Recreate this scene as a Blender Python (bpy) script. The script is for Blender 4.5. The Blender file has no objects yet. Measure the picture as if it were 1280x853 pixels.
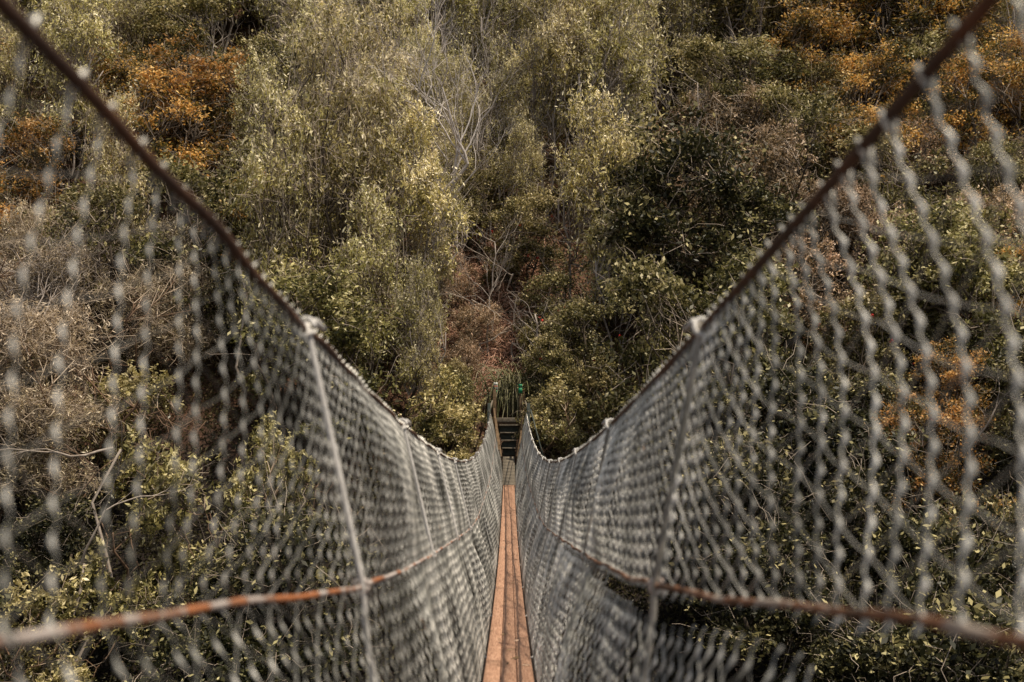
import bpy, math, random
import numpy as np
from mathutils import Matrix, Vector

rng = np.random.default_rng(11)
random.seed(11)
C = bpy.context.scene.collection
R = math.radians
F = 1244.0                      # focal length in photo pixels (35 mm on a 36 mm sensor, 1280 wide)
PITCH = math.atan(113 / F)
YAW = math.atan(4 / F)

# ------------------------------------------------------------------ camera
cam_d = bpy.data.cameras.new('camera')
cam = bpy.data.objects.new('camera', cam_d)
C.objects.link(cam)
cam.rotation_euler = (math.pi / 2 + PITCH, 0, -YAW)
cam.location = (0, 0, 0)
cam_d.sensor_width = 36
cam_d.lens = 36 * F / 1280
cam_d.clip_start = 0.05
cam_d.clip_end = 600
cam_d.dof.use_dof = True
cam_d.dof.focus_distance = 27
cam_d.dof.aperture_fstop = 2.5
bpy.context.scene.camera = cam
RM = np.array(cam.rotation_euler.to_matrix())


def ray(px, py):
    d = RM @ np.array([(px - 640) / F, -(py - 426.5) / F, -1.0])
    return d / d[1]            # per metre of Y


def project(p):
    c = RM.T @ np.asarray(p, float)
    return 640 + F * c[0] / -c[2], 426.5 - F * c[1] / -c[2]


# ------------------------------------------------------------------ helpers
class MB:
    """collects quads / tris with a float tint per vertex"""
    def __init__(s):
        s.v = []; s.q = []; s.t = []; s.n = 0; s.tr = []; s.mi = []

    def add(s, v, q, tint=None):
        v = np.asarray(v, float).reshape(-1, 3)
        s.v.append(v)
        q = np.asarray(q, int).reshape(-1, 4) + s.n
        s.q.append(q)
        s.t.append(np.zeros(len(v)) if tint is None else np.broadcast_to(np.asarray(tint, float), (len(v),)))
        s.n += len(v)

    def tube(s, pts, rad, k=5, tint=0.0, cap=True):
        pts = np.asarray(pts, float)
        n = len(pts)
        rad = np.broadcast_to(np.asarray(rad, float), (n,))
        d = np.gradient(pts, axis=0)
        d /= np.linalg.norm(d, axis=1)[:, None] + 1e-9
        ref = np.array([0.31, 0.17, 0.93]) if abs(d[:, 2]).mean() < .8 else np.array([1.0, 0.13, 0.07])
        a = np.cross(d, ref); a /= np.linalg.norm(a, axis=1)[:, None] + 1e-9
        b = np.cross(d, a)
        th = np.arange(k) * 2 * np.pi / k
        ring = (a[:, None, :] * np.cos(th)[None, :, None] + b[:, None, :] * np.sin(th)[None, :, None]) * rad[:, None, None]
        v = (pts[:, None, :] + ring).reshape(-1, 3)
        i = np.arange(n - 1)[:, None] * k
        j = np.arange(k)[None, :]
        jn = (j + 1) % k
        q = np.stack([i + j, i + jn, i + k + jn, i + k + j], -1).reshape(-1, 4)
        if cap and k >= 4:
            if k == 4:
                q = np.vstack([q, [[3, 2, 1, 0]], [[(n - 1) * k, (n - 1) * k + 1, (n - 1) * k + 2, (n - 1) * k + 3]]])
            else:
                e = (n - 1) * k
                extra = []
                for m in range(1, k - 2, 2):
                    extra.append([0, m + 2 if m + 2 < k else 0, m + 1, m] if m + 2 < k else [0, m + 1, m, 0])
                    extra.append([e, e + m, e + m + 1, e + m + 2] if m + 2 < k else [e, e + m, e + m + 1, e])
                extra = [x for x in extra if len(set(x)) == 4]
                if extra:
                    q = np.vstack([q, extra])
        s.add(v, q, tint)

    def box(s, c, size, rot=None, tint=0.0):
        x, y, z = np.asarray(size, float) / 2
        v = np.array([[-x, -y, -z], [x, -y, -z], [x, y, -z], [-x, y, -z], [-x, -y, z], [x, -y, z], [x, y, z], [-x, y, z]])
        if rot is not None:
            v = v @ np.array(rot).T
        q = [[0, 3, 2, 1], [4, 5, 6, 7], [0, 1, 5, 4], [1, 2, 6, 5], [2, 3, 7, 6], [3, 0, 4, 7]]
        s.add(v + np.asarray(c, float), q, tint)

    def beam(s, p0, p1, w, h, tint=0.0):
        p0 = Vector(p0); p1 = Vector(p1)
        d = (p1 - p0); L = d.length
        rot = d.to_track_quat('Y', 'Z').to_matrix()
        s.box((p0 + p1) / 2, (w, L, h), rot, tint)

    def mesh(s, name, mat, smooth=False):
        v = np.concatenate(s.v).astype(np.float32)
        q = np.concatenate(s.q).astype(np.int32)
        t = np.concatenate(s.t).astype(np.float32)
        me = bpy.data.meshes.new(name)
        me.vertices.add(len(v)); me.vertices.foreach_set('co', v.ravel())
        me.loops.add(len(q) * 4); me.loops.foreach_set('vertex_index', q.ravel())
        me.polygons.add(len(q))
        me.polygons.foreach_set('loop_start', np.arange(0, len(q) * 4, 4, dtype=np.int32))
        if smooth:
            me.polygons.foreach_set('use_smooth', np.ones(len(q), bool))
        at = me.attributes.new('tint', 'FLOAT', 'POINT'); at.data.foreach_set('value', t)
        me.update(calc_edges=True)
        me.materials.append(mat)
        return me

    def build(s, name, mat, parent=None, smooth=False, bevel=0):
        o = bpy.data.objects.new(name, s.mesh(name, mat, smooth))
        C.objects.link(o)
        if parent is not None:
            o.parent = parent
        if bevel:
            m = o.modifiers.new('bevel', 'BEVEL'); m.width = bevel; m.segments = 2; m.limit_method = 'ANGLE'
        return o


def tag(o, label=None, cat=None, group=None, kind=None):
    if label: o['label'] = label
    if cat: o['category'] = cat
    if group: o['group'] = group
    if kind: o['kind'] = kind
    return o


def empty(name, loc=(0, 0, 0), rz=0):
    o = bpy.data.objects.new(name, None)
    C.objects.link(o)
    o.location = loc; o.rotation_euler = (0, 0, rz)
    o.empty_display_size = .2
    return o


def vnoise(p, seed=0, f=1.0):
    """cheap smooth noise, sum of rotated sines"""
    p = np.asarray(p, float) * f
    r = np.random.default_rng(seed)
    out = 0
    for k in range(5):
        a = r.normal(size=p.shape[-1]); a *= (1 + .45 * k) / np.linalg.norm(a)
        out = out + np.sin(p @ a * 2 + r.uniform(0, 6.28)) / (1 + .3 * k)
    return out / 2.6


# ------------------------------------------------------------------ materials
def new_mat(name):
    m = bpy.data.materials.new(name); m.use_nodes = True
    nt = m.node_tree; nt.nodes.clear()
    out = nt.nodes.new('ShaderNodeOutputMaterial')
    return m, nt, out


def N(nt, t, **kw):
    n = nt.nodes.new(t)
    for k, v in kw.items():
        if k.startswith('i_'):
            n.inputs[k[2:].replace('_', ' ')].default_value = v
        else:
            setattr(n, k, v)
    return n


def ramp(nt, stops):
    r = nt.nodes.new('ShaderNodeValToRGB')
    el = r.color_ramp.elements
    while len(el) > 1: el.remove(el[-1])
    el[0].position = stops[0][0]; el[0].color = (*stops[0][1], 1)
    for p, c in stops[1:]:
        e = el.new(p); e.color = (*c, 1)
    return r


def leaf_mat(name, stops, transl=.28, rough=.5, objvar=.25, huevar=.012):
    m, nt, out = new_mat(name)
    at = N(nt, 'ShaderNodeAttribute', attribute_name='tint')
    rp = ramp(nt, stops)
    nt.links.new(at.outputs['Fac'], rp.inputs[0])
    oi = N(nt, 'ShaderNodeObjectInfo')
    hsv = N(nt, 'ShaderNodeHueSaturation')
    mh = N(nt, 'ShaderNodeMapRange'); mh.inputs[3].default_value = .5 - huevar; mh.inputs[4].default_value = .5 + huevar * .5
    mv = N(nt, 'ShaderNodeMapRange'); mv.inputs[3].default_value = 1 - objvar; mv.inputs[4].default_value = 1 + objvar
    nt.links.new(oi.outputs['Random'], mv.inputs[0])
    mul = N(nt, 'ShaderNodeMath', operation='MULTIPLY'); mul.inputs[1].default_value = 7.31
    fr = N(nt, 'ShaderNodeMath', operation='FRACT')
    nt.links.new(oi.outputs['Random'], mul.inputs[0]); nt.links.new(mul.outputs[0], fr.inputs[0]); nt.links.new(fr.outputs[0], mh.inputs[0])
    nt.links.new(mh.outputs[0], hsv.inputs['Hue']); nt.links.new(mv.outputs[0], hsv.inputs['Value'])
    nt.links.new(rp.outputs[0], hsv.inputs['Color'])
    b = N(nt, 'ShaderNodeBsdfPrincipled')
    b.inputs['Roughness'].default_value = rough
    b.inputs['Specular IOR Level'].default_value = .35
    nt.links.new(hsv.outputs[0], b.inputs['Base Color'])
    tr = N(nt, 'ShaderNodeBsdfTranslucent')
    nt.links.new(hsv.outputs[0], tr.inputs['Color'])
    mx = N(nt, 'ShaderNodeMixShader'); mx.inputs[0].default_value = transl
    nt.links.new(b.outputs[0], mx.inputs[1]); nt.links.new(tr.outputs[0], mx.inputs[2])
    nt.links.new(mx.outputs[0], out.inputs[0])
    return m


def surf_mat(name, stops, scale=8, rough=.8, detail=6, stretch=(1, 1, 1), bump=.3, bscale=None, metallic=0, spec=.3, pale=None):
    m, nt, out = new_mat(name)
    tc = N(nt, 'ShaderNodeTexCoord')
    mp = N(nt, 'ShaderNodeMapping'); mp.inputs['Scale'].default_value = stretch
    no = N(nt, 'ShaderNodeTexNoise'); no.inputs['Scale'].default_value = scale; no.inputs['Detail'].default_value = detail
    no.inputs['Roughness'].default_value = .65
    rp = ramp(nt, stops)
    nt.links.new(tc.outputs['Object'], mp.inputs[0]); nt.links.new(mp.outputs[0], no.inputs['Vector'])
    nt.links.new(no.outputs['Fac'], rp.inputs[0])
    b = N(nt, 'ShaderNodeBsdfPrincipled')
    b.inputs['Roughness'].default_value = rough; b.inputs['Metallic'].default_value = metallic
    b.inputs['Specular IOR Level'].default_value = spec
    if pale:
        at = N(nt, 'ShaderNodeAttribute', attribute_name='tint')
        mx = N(nt, 'ShaderNodeMix', data_type='RGBA'); mx.inputs[7].default_value = (*pale, 1)
        nt.links.new(at.outputs['Fac'], mx.inputs[0]); nt.links.new(rp.outputs[0], mx.inputs[6]); nt.links.new(mx.outputs[2], b.inputs['Base Color'])
    else:
        nt.links.new(rp.outputs[0], b.inputs['Base Color'])
    if bump:
        n2 = N(nt, 'ShaderNodeTexNoise'); n2.inputs['Scale'].default_value = bscale or scale * 3; n2.inputs['Detail'].default_value = 5
        nt.links.new(mp.outputs[0], n2.inputs['Vector'])
        bp = N(nt, 'ShaderNodeBump'); bp.inputs['Strength'].default_value = bump; bp.inputs['Distance'].default_value = .02
        nt.links.new(n2.outputs['Fac'], bp.inputs['Height']); nt.links.new(bp.outputs[0], b.inputs['Normal'])
    nt.links.new(b.outputs[0], out.inputs[0])
    return m


M = {}
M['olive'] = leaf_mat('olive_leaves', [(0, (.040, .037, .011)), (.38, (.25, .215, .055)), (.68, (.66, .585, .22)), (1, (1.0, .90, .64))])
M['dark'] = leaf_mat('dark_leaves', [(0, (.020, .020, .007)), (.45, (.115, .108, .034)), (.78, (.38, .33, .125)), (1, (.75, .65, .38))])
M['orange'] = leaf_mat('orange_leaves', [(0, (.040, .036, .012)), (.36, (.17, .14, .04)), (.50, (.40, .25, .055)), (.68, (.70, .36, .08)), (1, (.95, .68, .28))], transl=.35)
M['pink'] = leaf_mat('pink_leaves', [(0, (.036, .028, .014)), (.42, (.22, .155, .072)), (.72, (.60, .43, .26)), (1, (.98, .76, .56))])
M['wispy'] = leaf_mat('wispy_leaves', [(0, (.060, .046, .024)), (.42, (.27, .21, .11)), (.75, (.60, .49, .32)), (1, (.90, .78, .60))])
M['broad'] = leaf_mat('broad_leaves', [(0, (.028, .029, .009)), (.42, (.15, .135, .040)), (.75, (.46, .39, .15)), (1, (.78, .68, .38))], rough=.38)
M['sedge'] = leaf_mat('sedge_blades', [(0, (.05, .055, .02)), (.5, (.24, .24, .10)), (1, (.62, .56, .36))], rough=.4)
M['under'] = leaf_mat('undergrowth_leaves', [(0, (.03, .026, .011)), (.45, (.11, .09, .036)), (.75, (.26, .18, .09)), (1, (.55, .42, .27))], objvar=0)
M['bark_dark'] = surf_mat('dark_bark', [(.3, (.028, .020, .014)), (.7, (.10, .075, .055))], 12, .9, stretch=(1, 1, .25), bump=.6, pale=(.50, .41, .33))
M['bark_brown'] = surf_mat('brown_bark', [(.3, (.075, .042, .025)), (.7, (.22, .14, .09))], 12, .9, stretch=(1, 1, .25), bump=.6, pale=(.52, .42, .32))
M['bark_pale'] = surf_mat('pale_bark', [(.3, (.20, .165, .14)), (.7, (.46, .40, .36))], 9, .85, stretch=(1, 1, .3), bump=.4)
M['bark_white'] = surf_mat('white_bark', [(.3, (.42, .37, .34)), (.7, (.78, .71, .67))], 9, .8, stretch=(1, 1, .3), bump=.3)
M['dead_wood'] = surf_mat('dead_wood', [(.3, (.24, .19, .155)), (.7, (.48, .41, .35))], 9, .85, bump=.4)
M['plank'] = surf_mat('plank_wood', [(.30, (.17, .09, .055)), (.42, (.36, .195, .125)), (.56, (.50, .29, .19)), (.75, (.64, .41, .29))], 7, .75, stretch=(16, .5, 16), bump=.5, bscale=20)
M['grey_wood'] = surf_mat('grey_weathered_wood', [(.3, (.10, .085, .065)), (.7, (.26, .22, .17))], 7, .85, stretch=(1, 10, 1), bump=.5)
M['post_wood'] = surf_mat('brown_post_wood', [(.3, (.06, .04, .022)), (.7, (.20, .13, .075))], 8, .85, bump=.4)
M['steel'] = surf_mat('galvanised_steel', [(.3, (.42, .40, .38)), (.7, (.66, .63, .60))], 30, .5, bump=.15, spec=.5)
M['dark_steel'] = surf_mat('dark_green_steel', [(.3, (.03, .04, .035)), (.7, (.09, .10, .085))], 10, .6, bump=.1)
M['flower'] = surf_mat('red_petals', [(.3, (.50, .02, .02)), (.7, (.75, .06, .04))], 20, .6, bump=0)
M['sign_green'] = surf_mat('green_sign_paint', [(.3, (.01, .16, .07)), (.7, (.02, .22, .10))], 3, .5, bump=0)
M['sign_white'] = surf_mat('white_sign_paint', [(.3, (.55, .55, .52)), (.7, (.72, .72, .68))], 3, .5, bump=0)
M['sign_red'] = surf_mat('red_sign_paint', [(.3, (.50, .10, .08)), (.7, (.6, .15, .12))], 3, .5, bump=0)
M['sign_black'] = surf_mat('dark_sign_paint', [(.3, (.02, .03, .025)), (.7, (.03, .04, .035))], 3, .5, bump=0)


def net_material():
    m, nt, out = new_mat('galvanised_netting')
    tc = N(nt, 'ShaderNodeTexCoord')
    no = N(nt, 'ShaderNodeTexNoise'); no.inputs['Scale'].default_value = 2.2; no.inputs['Detail'].default_value = 8; no.inputs['Roughness'].default_value = .7
    nt.links.new(tc.outputs['Object'], no.inputs['Vector'])
    rp = ramp(nt, [(.34, (.10, .097, .082)), (.47, (.34, .33, .30)), (.62, (.72, .69, .63))])
    nt.links.new(no.outputs['Fac'], rp.inputs[0])
    # rust freckles
    n2 = N(nt, 'ShaderNodeTexNoise'); n2.inputs['Scale'].default_value = 9; n2.inputs['Detail'].default_value = 3
    nt.links.new(tc.outputs['Object'], n2.inputs['Vector'])
    r2 = ramp(nt, [(.72, (0, 0, 0)), (.80, (1, 1, 1))])
    nt.links.new(n2.outputs['Fac'], r2.inputs[0])
    mx = N(nt, 'ShaderNodeMix', data_type='RGBA')
    nt.links.new(r2.outputs[0], mx.inputs[0]); nt.links.new(rp.outputs[0], mx.inputs[6]); mx.inputs[7].default_value = (.26, .12, .06, 1)
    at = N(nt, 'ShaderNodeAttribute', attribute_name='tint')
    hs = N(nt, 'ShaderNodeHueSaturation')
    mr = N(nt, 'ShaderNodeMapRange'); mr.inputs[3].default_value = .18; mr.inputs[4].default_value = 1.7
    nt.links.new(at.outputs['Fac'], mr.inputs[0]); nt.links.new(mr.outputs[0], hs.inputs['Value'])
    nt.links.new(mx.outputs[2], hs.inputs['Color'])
    b = N(nt, 'ShaderNodeBsdfPrincipled')
    b.inputs['Roughness'].default_value = .40; b.inputs['Metallic'].default_value = .15; b.inputs['Specular IOR Level'].default_value = .55
    nt.links.new(hs.outputs[0], b.inputs['Base Color'])
    nt.links.new(b.outputs[0], out.inputs[0])
    return m


def cable_material(name, lo, hi, cols):
    """rust in patches along the cable"""
    m, nt, out = new_mat(name)
    tc = N(nt, 'ShaderNodeTexCoord')
    mp = N(nt, 'ShaderNodeMapping'); mp.inputs['Scale'].default_value = (1, 3.2, 1)
    no = N(nt, 'ShaderNodeTexNoise'); no.inputs['Scale'].default_value = 1.6; no.inputs['Detail'].default_value = 9; no.inputs['Roughness'].default_value = .7
    nt.links.new(tc.outputs['Object'], mp.inputs[0]); nt.links.new(mp.outputs[0], no.inputs['Vector'])
    rp = ramp(nt, [(lo, cols[0]), ((lo + hi) / 2, cols[1]), (hi, cols[2])])
    nt.links.new(no.outputs['Fac'], rp.inputs[0])
    n2 = N(nt, 'ShaderNodeTexNoise'); n2.inputs['Scale'].default_value = 90; n2.inputs['Detail'].default_value = 3
    nt.links.new(tc.outputs['Object'], n2.inputs['Vector'])
    bp = N(nt, 'ShaderNodeBump'); bp.inputs['Strength'].default_value = .5; bp.inputs['Distance'].default_value = .004
    nt.links.new(n2.outputs['Fac'], bp.inputs['Height'])
    b = N(nt, 'ShaderNodeBsdfPrincipled'); b.inputs['Roughness'].default_value = .7
    nt.links.new(rp.outputs[0], b.inputs['Base Color']); nt.links.new(bp.outputs[0], b.inputs['Normal'])
    nt.links.new(b.outputs[0], out.inputs[0])
    return m


M['net'] = net_material()
M['shaded_steel'] = surf_mat('painted_shade_steel', [(.3, (.10, .10, .085)), (.5, (.24, .22, .19)), (.7, (.46, .42, .37))], 5, .6, bump=.3)  # right hangers: shadow side painted in as a darker grey
M['mid_cable_shaded'] = cable_material('painted_shade_rust_cable', .45, .60, [(.10, .05, .028), (.26, .11, .05), (.44, .36, .30)])  # rust and zinc again, with the right cable's shade painted into the colours
M['rust_cable'] = cable_material('rusty_hand_cable', .42, .66, [(.055, .026, .016), (.09, .038, .018), (.16, .06, .025)])
M['mid_cable'] = cable_material('rust_and_zinc_cable', .43, .53, [(.38, .135, .05), (.24, .12, .07), (.46, .40, .37)])


# ------------------------------------------------------------------ ground
def sm(a, b, x):
    t = np.clip((x - a) / (b - a), 0, 1); return t * t * (3 - 2 * t)


def ground(x, y):
    x = np.asarray(x, float); y = np.asarray(y, float)
    far = .1 + (y - 31) * .93
    bank = .1 - (31 - y) * .78
    near = -12.5 + (9 - y) * 1.28
    z = np.where(y > 31, far, np.maximum(bank, -12.5))
    z = np.where(y < 9, np.minimum(near, -1.35), z)
    p = np.stack([x, y], -1)
    n = vnoise(p, 3, .16) * .9 + vnoise(p, 5, .5) * .25 + vnoise(p, 7, 1.7) * .07
    w = sm(1.2, 5, np.hypot(x, (y - 31.5) * 1.0)) * sm(-1, 6, y)
    gully = -1.4 * np.exp(-((x - .6) / 2.6) ** 2) * sm(38, 44, y)
    return z + n * w + gully


def make_ground():
    xs = np.concatenate([np.linspace(-170, -42, 20), np.linspace(-40, 40, 240), np.linspace(42, 170, 20)])
    ys = np.concatenate([np.linspace(-60, -4, 20), np.linspace(-3, 85, 260), np.linspace(90, 220, 20)])
    X, Y = np.meshgrid(xs, ys)
    Z = ground(X, Y)
    Z = np.where(Y > 85, Z - (Y - 85) * .5, Z)
    v = np.stack([X, Y, Z], -1).reshape(-1, 3)
    nx = len(xs)
    i = (np.arange(len(ys) - 1)[:, None] * nx + np.arange(nx - 1)[None, :]).ravel()
    q = np.stack([i, i + 1, i + nx + 1, i + nx], -1)
    m, nt, out = new_mat('leaf_litter_soil')
    tc = N(nt, 'ShaderNodeTexCoord')
    n1 = N(nt, 'ShaderNodeTexNoise'); n1.inputs['Scale'].default_value = 7; n1.inputs['Detail'].default_value = 9; n1.inputs['Roughness'].default_value = .75
    vo = N(nt, 'ShaderNodeTexVoronoi'); vo.inputs['Scale'].default_value = 16
    for n_ in (n1, vo): nt.links.new(tc.outputs['Object'], n_.inputs['Vector'])
    r1 = ramp(nt, [(.32, (.030, .018, .010)), (.52, (.14, .070, .038)), (.72, (.33, .175, .11))])
    nt.links.new(n1.outputs['Fac'], r1.inputs[0])
    mx = N(nt, 'ShaderNodeMix', data_type='RGBA', blend_type='MULTIPLY'); mx.inputs[0].default_value = .6
    r2 = ramp(nt, [(0, (1.3, 1.2, 1.1)), (1, (.35, .3, .3))])
    nt.links.new(vo.outputs['Distance'], r2.inputs[0])
    nt.links.new(r1.outputs[0], mx.inputs[6]); nt.links.new(r2.outputs[0], mx.inputs[7])
    b = N(nt, 'ShaderNodeBsdfPrincipled'); b.inputs['Roughness'].default_value = .95
    bp = N(nt, 'ShaderNodeBump'); bp.inputs['Strength'].default_value = .9; bp.inputs['Distance'].default_value = .12
    nt.links.new(n1.outputs['Fac'], bp.inputs['Height']); nt.links.new(bp.outputs[0], b.inputs['Normal'])
    # shade of the gully below the landing, painted into the soil colour
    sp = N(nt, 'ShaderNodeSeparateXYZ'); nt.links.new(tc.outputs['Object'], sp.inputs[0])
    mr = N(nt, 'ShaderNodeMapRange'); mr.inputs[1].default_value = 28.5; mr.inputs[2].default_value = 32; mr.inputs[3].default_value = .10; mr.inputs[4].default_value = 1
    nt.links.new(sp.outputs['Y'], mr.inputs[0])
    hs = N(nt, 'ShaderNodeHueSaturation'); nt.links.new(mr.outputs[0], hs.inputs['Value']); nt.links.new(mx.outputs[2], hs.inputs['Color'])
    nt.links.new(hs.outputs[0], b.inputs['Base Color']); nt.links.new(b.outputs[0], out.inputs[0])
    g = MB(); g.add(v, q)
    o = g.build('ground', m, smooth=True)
    tag(o, 'steep gully hillside covered in reddish brown leaf litter', 'ground', kind='structure')


make_ground()


# ------------------------------------------------------------------ leaves and trees
def leaves(mb, cen, L, W, tint, up=.3, rg=rng, hang=0.0):
    n = len(cen)
    # blades face roughly up and outwards, as leaves turn to the light
    nrm = rg.normal(size=(n, 3)) * 1.0 + np.array([0, -.1, 1.0 - .45 * min(up, 1)])
    nrm /= np.linalg.norm(nrm, axis=1)[:, None] + 1e-9
    t = rg.normal(size=(n, 3)); t[:, 2] += up - hang
    t -= nrm * np.sum(t * nrm, 1)[:, None]
    t /= np.linalg.norm(t, axis=1)[:, None] + 1e-9
    b = np.cross(nrm, t)
    s = rg.uniform(.45, 1.55, n)[:, None]
    l = t * L * s / 2; w = b * W * s / 2
    v = np.stack([cen - l, cen + w - l * .1, cen + l, cen - w - l * .1], 1).reshape(-1, 3)
    q = np.arange(4 * n).reshape(-1, 4)
    mb.add(v, q, np.repeat(tint, 4))


def wob(p0, p1, n, amp, rg):
    t = np.linspace(0, 1, n)[:, None]
    p = p0 * (1 - t) + p1 * t
    off = rg.normal(size=(n, 3)) * amp * np.linalg.norm(p1 - p0)
    off[0] = 0; off[-1] *= .3
    return p + off


def make_tree_meshes(kind, seed, cfg):
    """returns (crown mesh, trunk mesh); tree about cfg['H'] tall with its base at the origin"""
    rg = np.random.default_rng(seed)
    H, Rr, c0 = cfg['H'], cfg['R'], cfg['base']
    tb, cb = MB(), MB()
    nl = cfg['lobes']
    ang = rg.uniform(0, 6.28, nl)
    hh = rg.uniform(0, 1, nl) ** .8
    rad = Rr * np.sqrt(rg.uniform(.05, 1, nl)) * np.sqrt(np.clip(1 - (hh * 1.0 - .25) ** 2 * 1.3, .08, 1)) * .85
    cz = c0 + hh * (H - c0 - .3)
    lob = np.stack([rad * np.cos(ang), rad * np.sin(ang), cz], -1)
    lob[:, :2] += rg.normal(size=2) * Rr * .15
    stems = cfg.get('stems', 1)
    forks = []
    for s in range(stems):
        a = rg.uniform(0, 6.28); lean = cfg.get('lean', .1) * (1 + stems * .5)
        top = np.array([math.cos(a) * lean * H, math.sin(a) * lean * H, H * .62])
        base = np.array([rg.normal() * .05 * stems, rg.normal() * .05 * stems, -.5])
        path = wob(base, top, 8, .025, rg)
        r0 = cfg['trunk'] * (1 if s == 0 else .7)
        tb.tube(path, np.linspace(r0, r0 * .45, 8), 6)
        forks.append((path, r0))
    for i in range(nl):
        path, r0 = forks[rg.integers(len(forks))]
        k = int(np.clip(np.searchsorted(path[:, 2], lob[i, 2] * .55), 1, 6))
        p = wob(path[k], lob[i], 6, .06, rg)
        tb.tube(p, np.linspace(r0 * .42, .012, 6), 4)
        lr = cfg['lobe_r'] * rg.uniform(.65, 1.3)
        nc = cfg['clumps']
        d = rg.normal(size=(nc, 3)); d /= np.linalg.norm(d, axis=1)[:, None]
        d[:, 2] = np.abs(d[:, 2]) * .9 - .25
        cc = lob[i] + d * lr * rg.uniform(.35, 1.25, nc)[:, None] * np.array([1, 1, cfg.get('vs', .75)])
        lobe_t = rg.uniform(-.12, .12)
        for c in cc:
            cr = cfg['clump_r'] * rg.uniform(.6, 1.4)
            if rg.random() < cfg.get('twig', .5):
                st = p[rg.integers(2, 5)]
                tb.tube(wob(st, c, 4, .09, rg), np.linspace(.014, .005, 4), 3, cap=False, tint=rg.choice([.1, .5, .9]))
                for _ in range(cfg.get('spray', 2)):       # fine bare ends poking out of the leaves
                    e = c + (c - lob[i]) * rg.uniform(.1, .5) + rg.normal(size=3) * cr * 1.1 + np.array([0, 0, .08])
                    tb.tube(wob(c + rg.normal(size=3) * cr * .4, e, 4, .10, rg), [.008, .007, .006, .003], 3, cap=False, tint=rg.uniform(.5, 1))
            n = int(cfg['n'] * rg.uniform(.5, 1.5))
            if cfg.get('tuft'):            # upright sprays
                ax = rg.normal(size=3) * cfg.get('spread', .35) + np.array([0, 0, 1]); ax /= np.linalg.norm(ax)
                tt = rg.uniform(-1, 1, n)
                q = c + ax * tt[:, None] * cr * 1.5 + rg.normal(size=(n, 3)) * cr * .28 * (1.1 - .6 * tt[:, None])
            else:
                q = c + rg.normal(size=(n, 3)) * cr * np.array([.55, .55, .36])
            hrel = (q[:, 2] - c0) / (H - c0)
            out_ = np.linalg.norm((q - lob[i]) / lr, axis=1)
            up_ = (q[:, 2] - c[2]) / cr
            tint = cfg.get('t0', .40) + lobe_t + .16 * hrel + .14 * (out_ - .6) + .10 * up_ + rg.normal(size=n) * .23  # paler upwards and outwards: light and shade of the crown painted into the tint
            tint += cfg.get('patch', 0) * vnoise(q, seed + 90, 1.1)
            tint = np.where(rg.random(n) < cfg.get('glint', .06), rg.uniform(.75, 1.0, n), tint)  # sun glints painted as a few pale leaves
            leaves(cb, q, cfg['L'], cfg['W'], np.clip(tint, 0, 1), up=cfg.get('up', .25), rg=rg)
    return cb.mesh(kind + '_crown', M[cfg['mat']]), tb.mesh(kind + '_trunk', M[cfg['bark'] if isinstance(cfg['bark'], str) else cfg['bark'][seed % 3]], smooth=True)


KINDS = {
    'olive': dict(name='leafy_tree', H=6.9, R=1.75, base=2.0, lobes=26, lobe_r=.66, vs=1.35, clumps=10, n=44, clump_r=.34, L=.125, W=.042, trunk=.075, mat='olive', bark=['bark_dark', 'bark_pale', 'bark_pale'], stems=3, lean=.08, patch=.16, twig=.8, tuft=True, spread=.6, spray=3, up=.8, t0=.46),
    'dark': dict(name='evergreen_tree', H=5.0, R=1.8, base=.6, lobes=24, lobe_r=.72, vs=1.0, clumps=10, n=50, clump_r=.34, L=.12, W=.058, trunk=.08, mat='dark', bark='bark_dark', stems=3, patch=.2, t0=.36, glint=.03),
    'orange': dict(name='orange_leaved_tree', H=5.6, R=2.1, base=1.0, lobes=28, lobe_r=.75, vs=.9, clumps=9, n=50, clump_r=.34, L=.115, W=.06, trunk=.10, mat='orange', bark='bark_dark', stems=3, patch=.46, t0=.29, twig=.8, glint=.04),
    'pink': dict(name='brown_tipped_shrub', H=4.2, R=2.2, base=.8, lobes=26, lobe_r=.75, vs=.8, clumps=13, n=46, clump_r=.29, L=.105, W=.044, trunk=.07, mat='pink', bark='bark_dark', stems=4, lean=.2, tuft=True, patch=.24, up=.9, t0=.34),
    'wispy': dict(name='wispy_shrub', H=4.7, R=1.7, base=1.6, lobes=22, lobe_r=.70, vs=1.1, clumps=13, n=44, clump_r=.30, L=.125, W=.024, trunk=.05, mat='wispy', bark=['bark_brown', 'bark_brown', 'bark_pale'], stems=5, lean=.16, tuft=True, twig=.9, spray=4, up=1.1, patch=.14),
    'broad': dict(name='glossy_leaved_shrub', H=3.4, R=1.3, base=.3, lobes=16, lobe_r=.50, clumps=9, n=46, clump_r=.22, L=.12, W=.05, trunk=.04, mat='broad', bark='bark_brown', stems=4, lean=.15, patch=.2, vs=1.5, tuft=True, spread=.55, up=.7, spray=1, glint=.07),
}
M['deep'] = leaf_mat('painted_shade_leaves', [(0, (.008, .009, .004)), (.55, (.030, .031, .011)), (.8, (.11, .10, .035)), (1, (.62, .54, .26))])  # copy of the dark leaves with shade painted into the colour
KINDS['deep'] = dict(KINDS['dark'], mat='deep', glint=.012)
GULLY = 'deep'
PROTO = {}
for ki, (k, cfg) in enumerate(KINDS.items()):
    PROTO[k] = [make_tree_meshes(cfg['name'], 100 + ki * 10 + v, cfg) for v in range(3)]

GROUPS = {'deep': 'very dark evergreen trees down in the gully', 'olive': 'olive leafy trees on the slope', 'dark': 'dark evergreen trees on the slope', 'orange': 'orange leaved trees on the slope',
          'pink': 'brown tipped shrubs on the slope', 'wispy': 'wispy pale shrubs on the slope', 'broad': 'glossy leaved shrubs on the slope'}
TREES = []          # (empty, kind, px, py, scale, key label)


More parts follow.
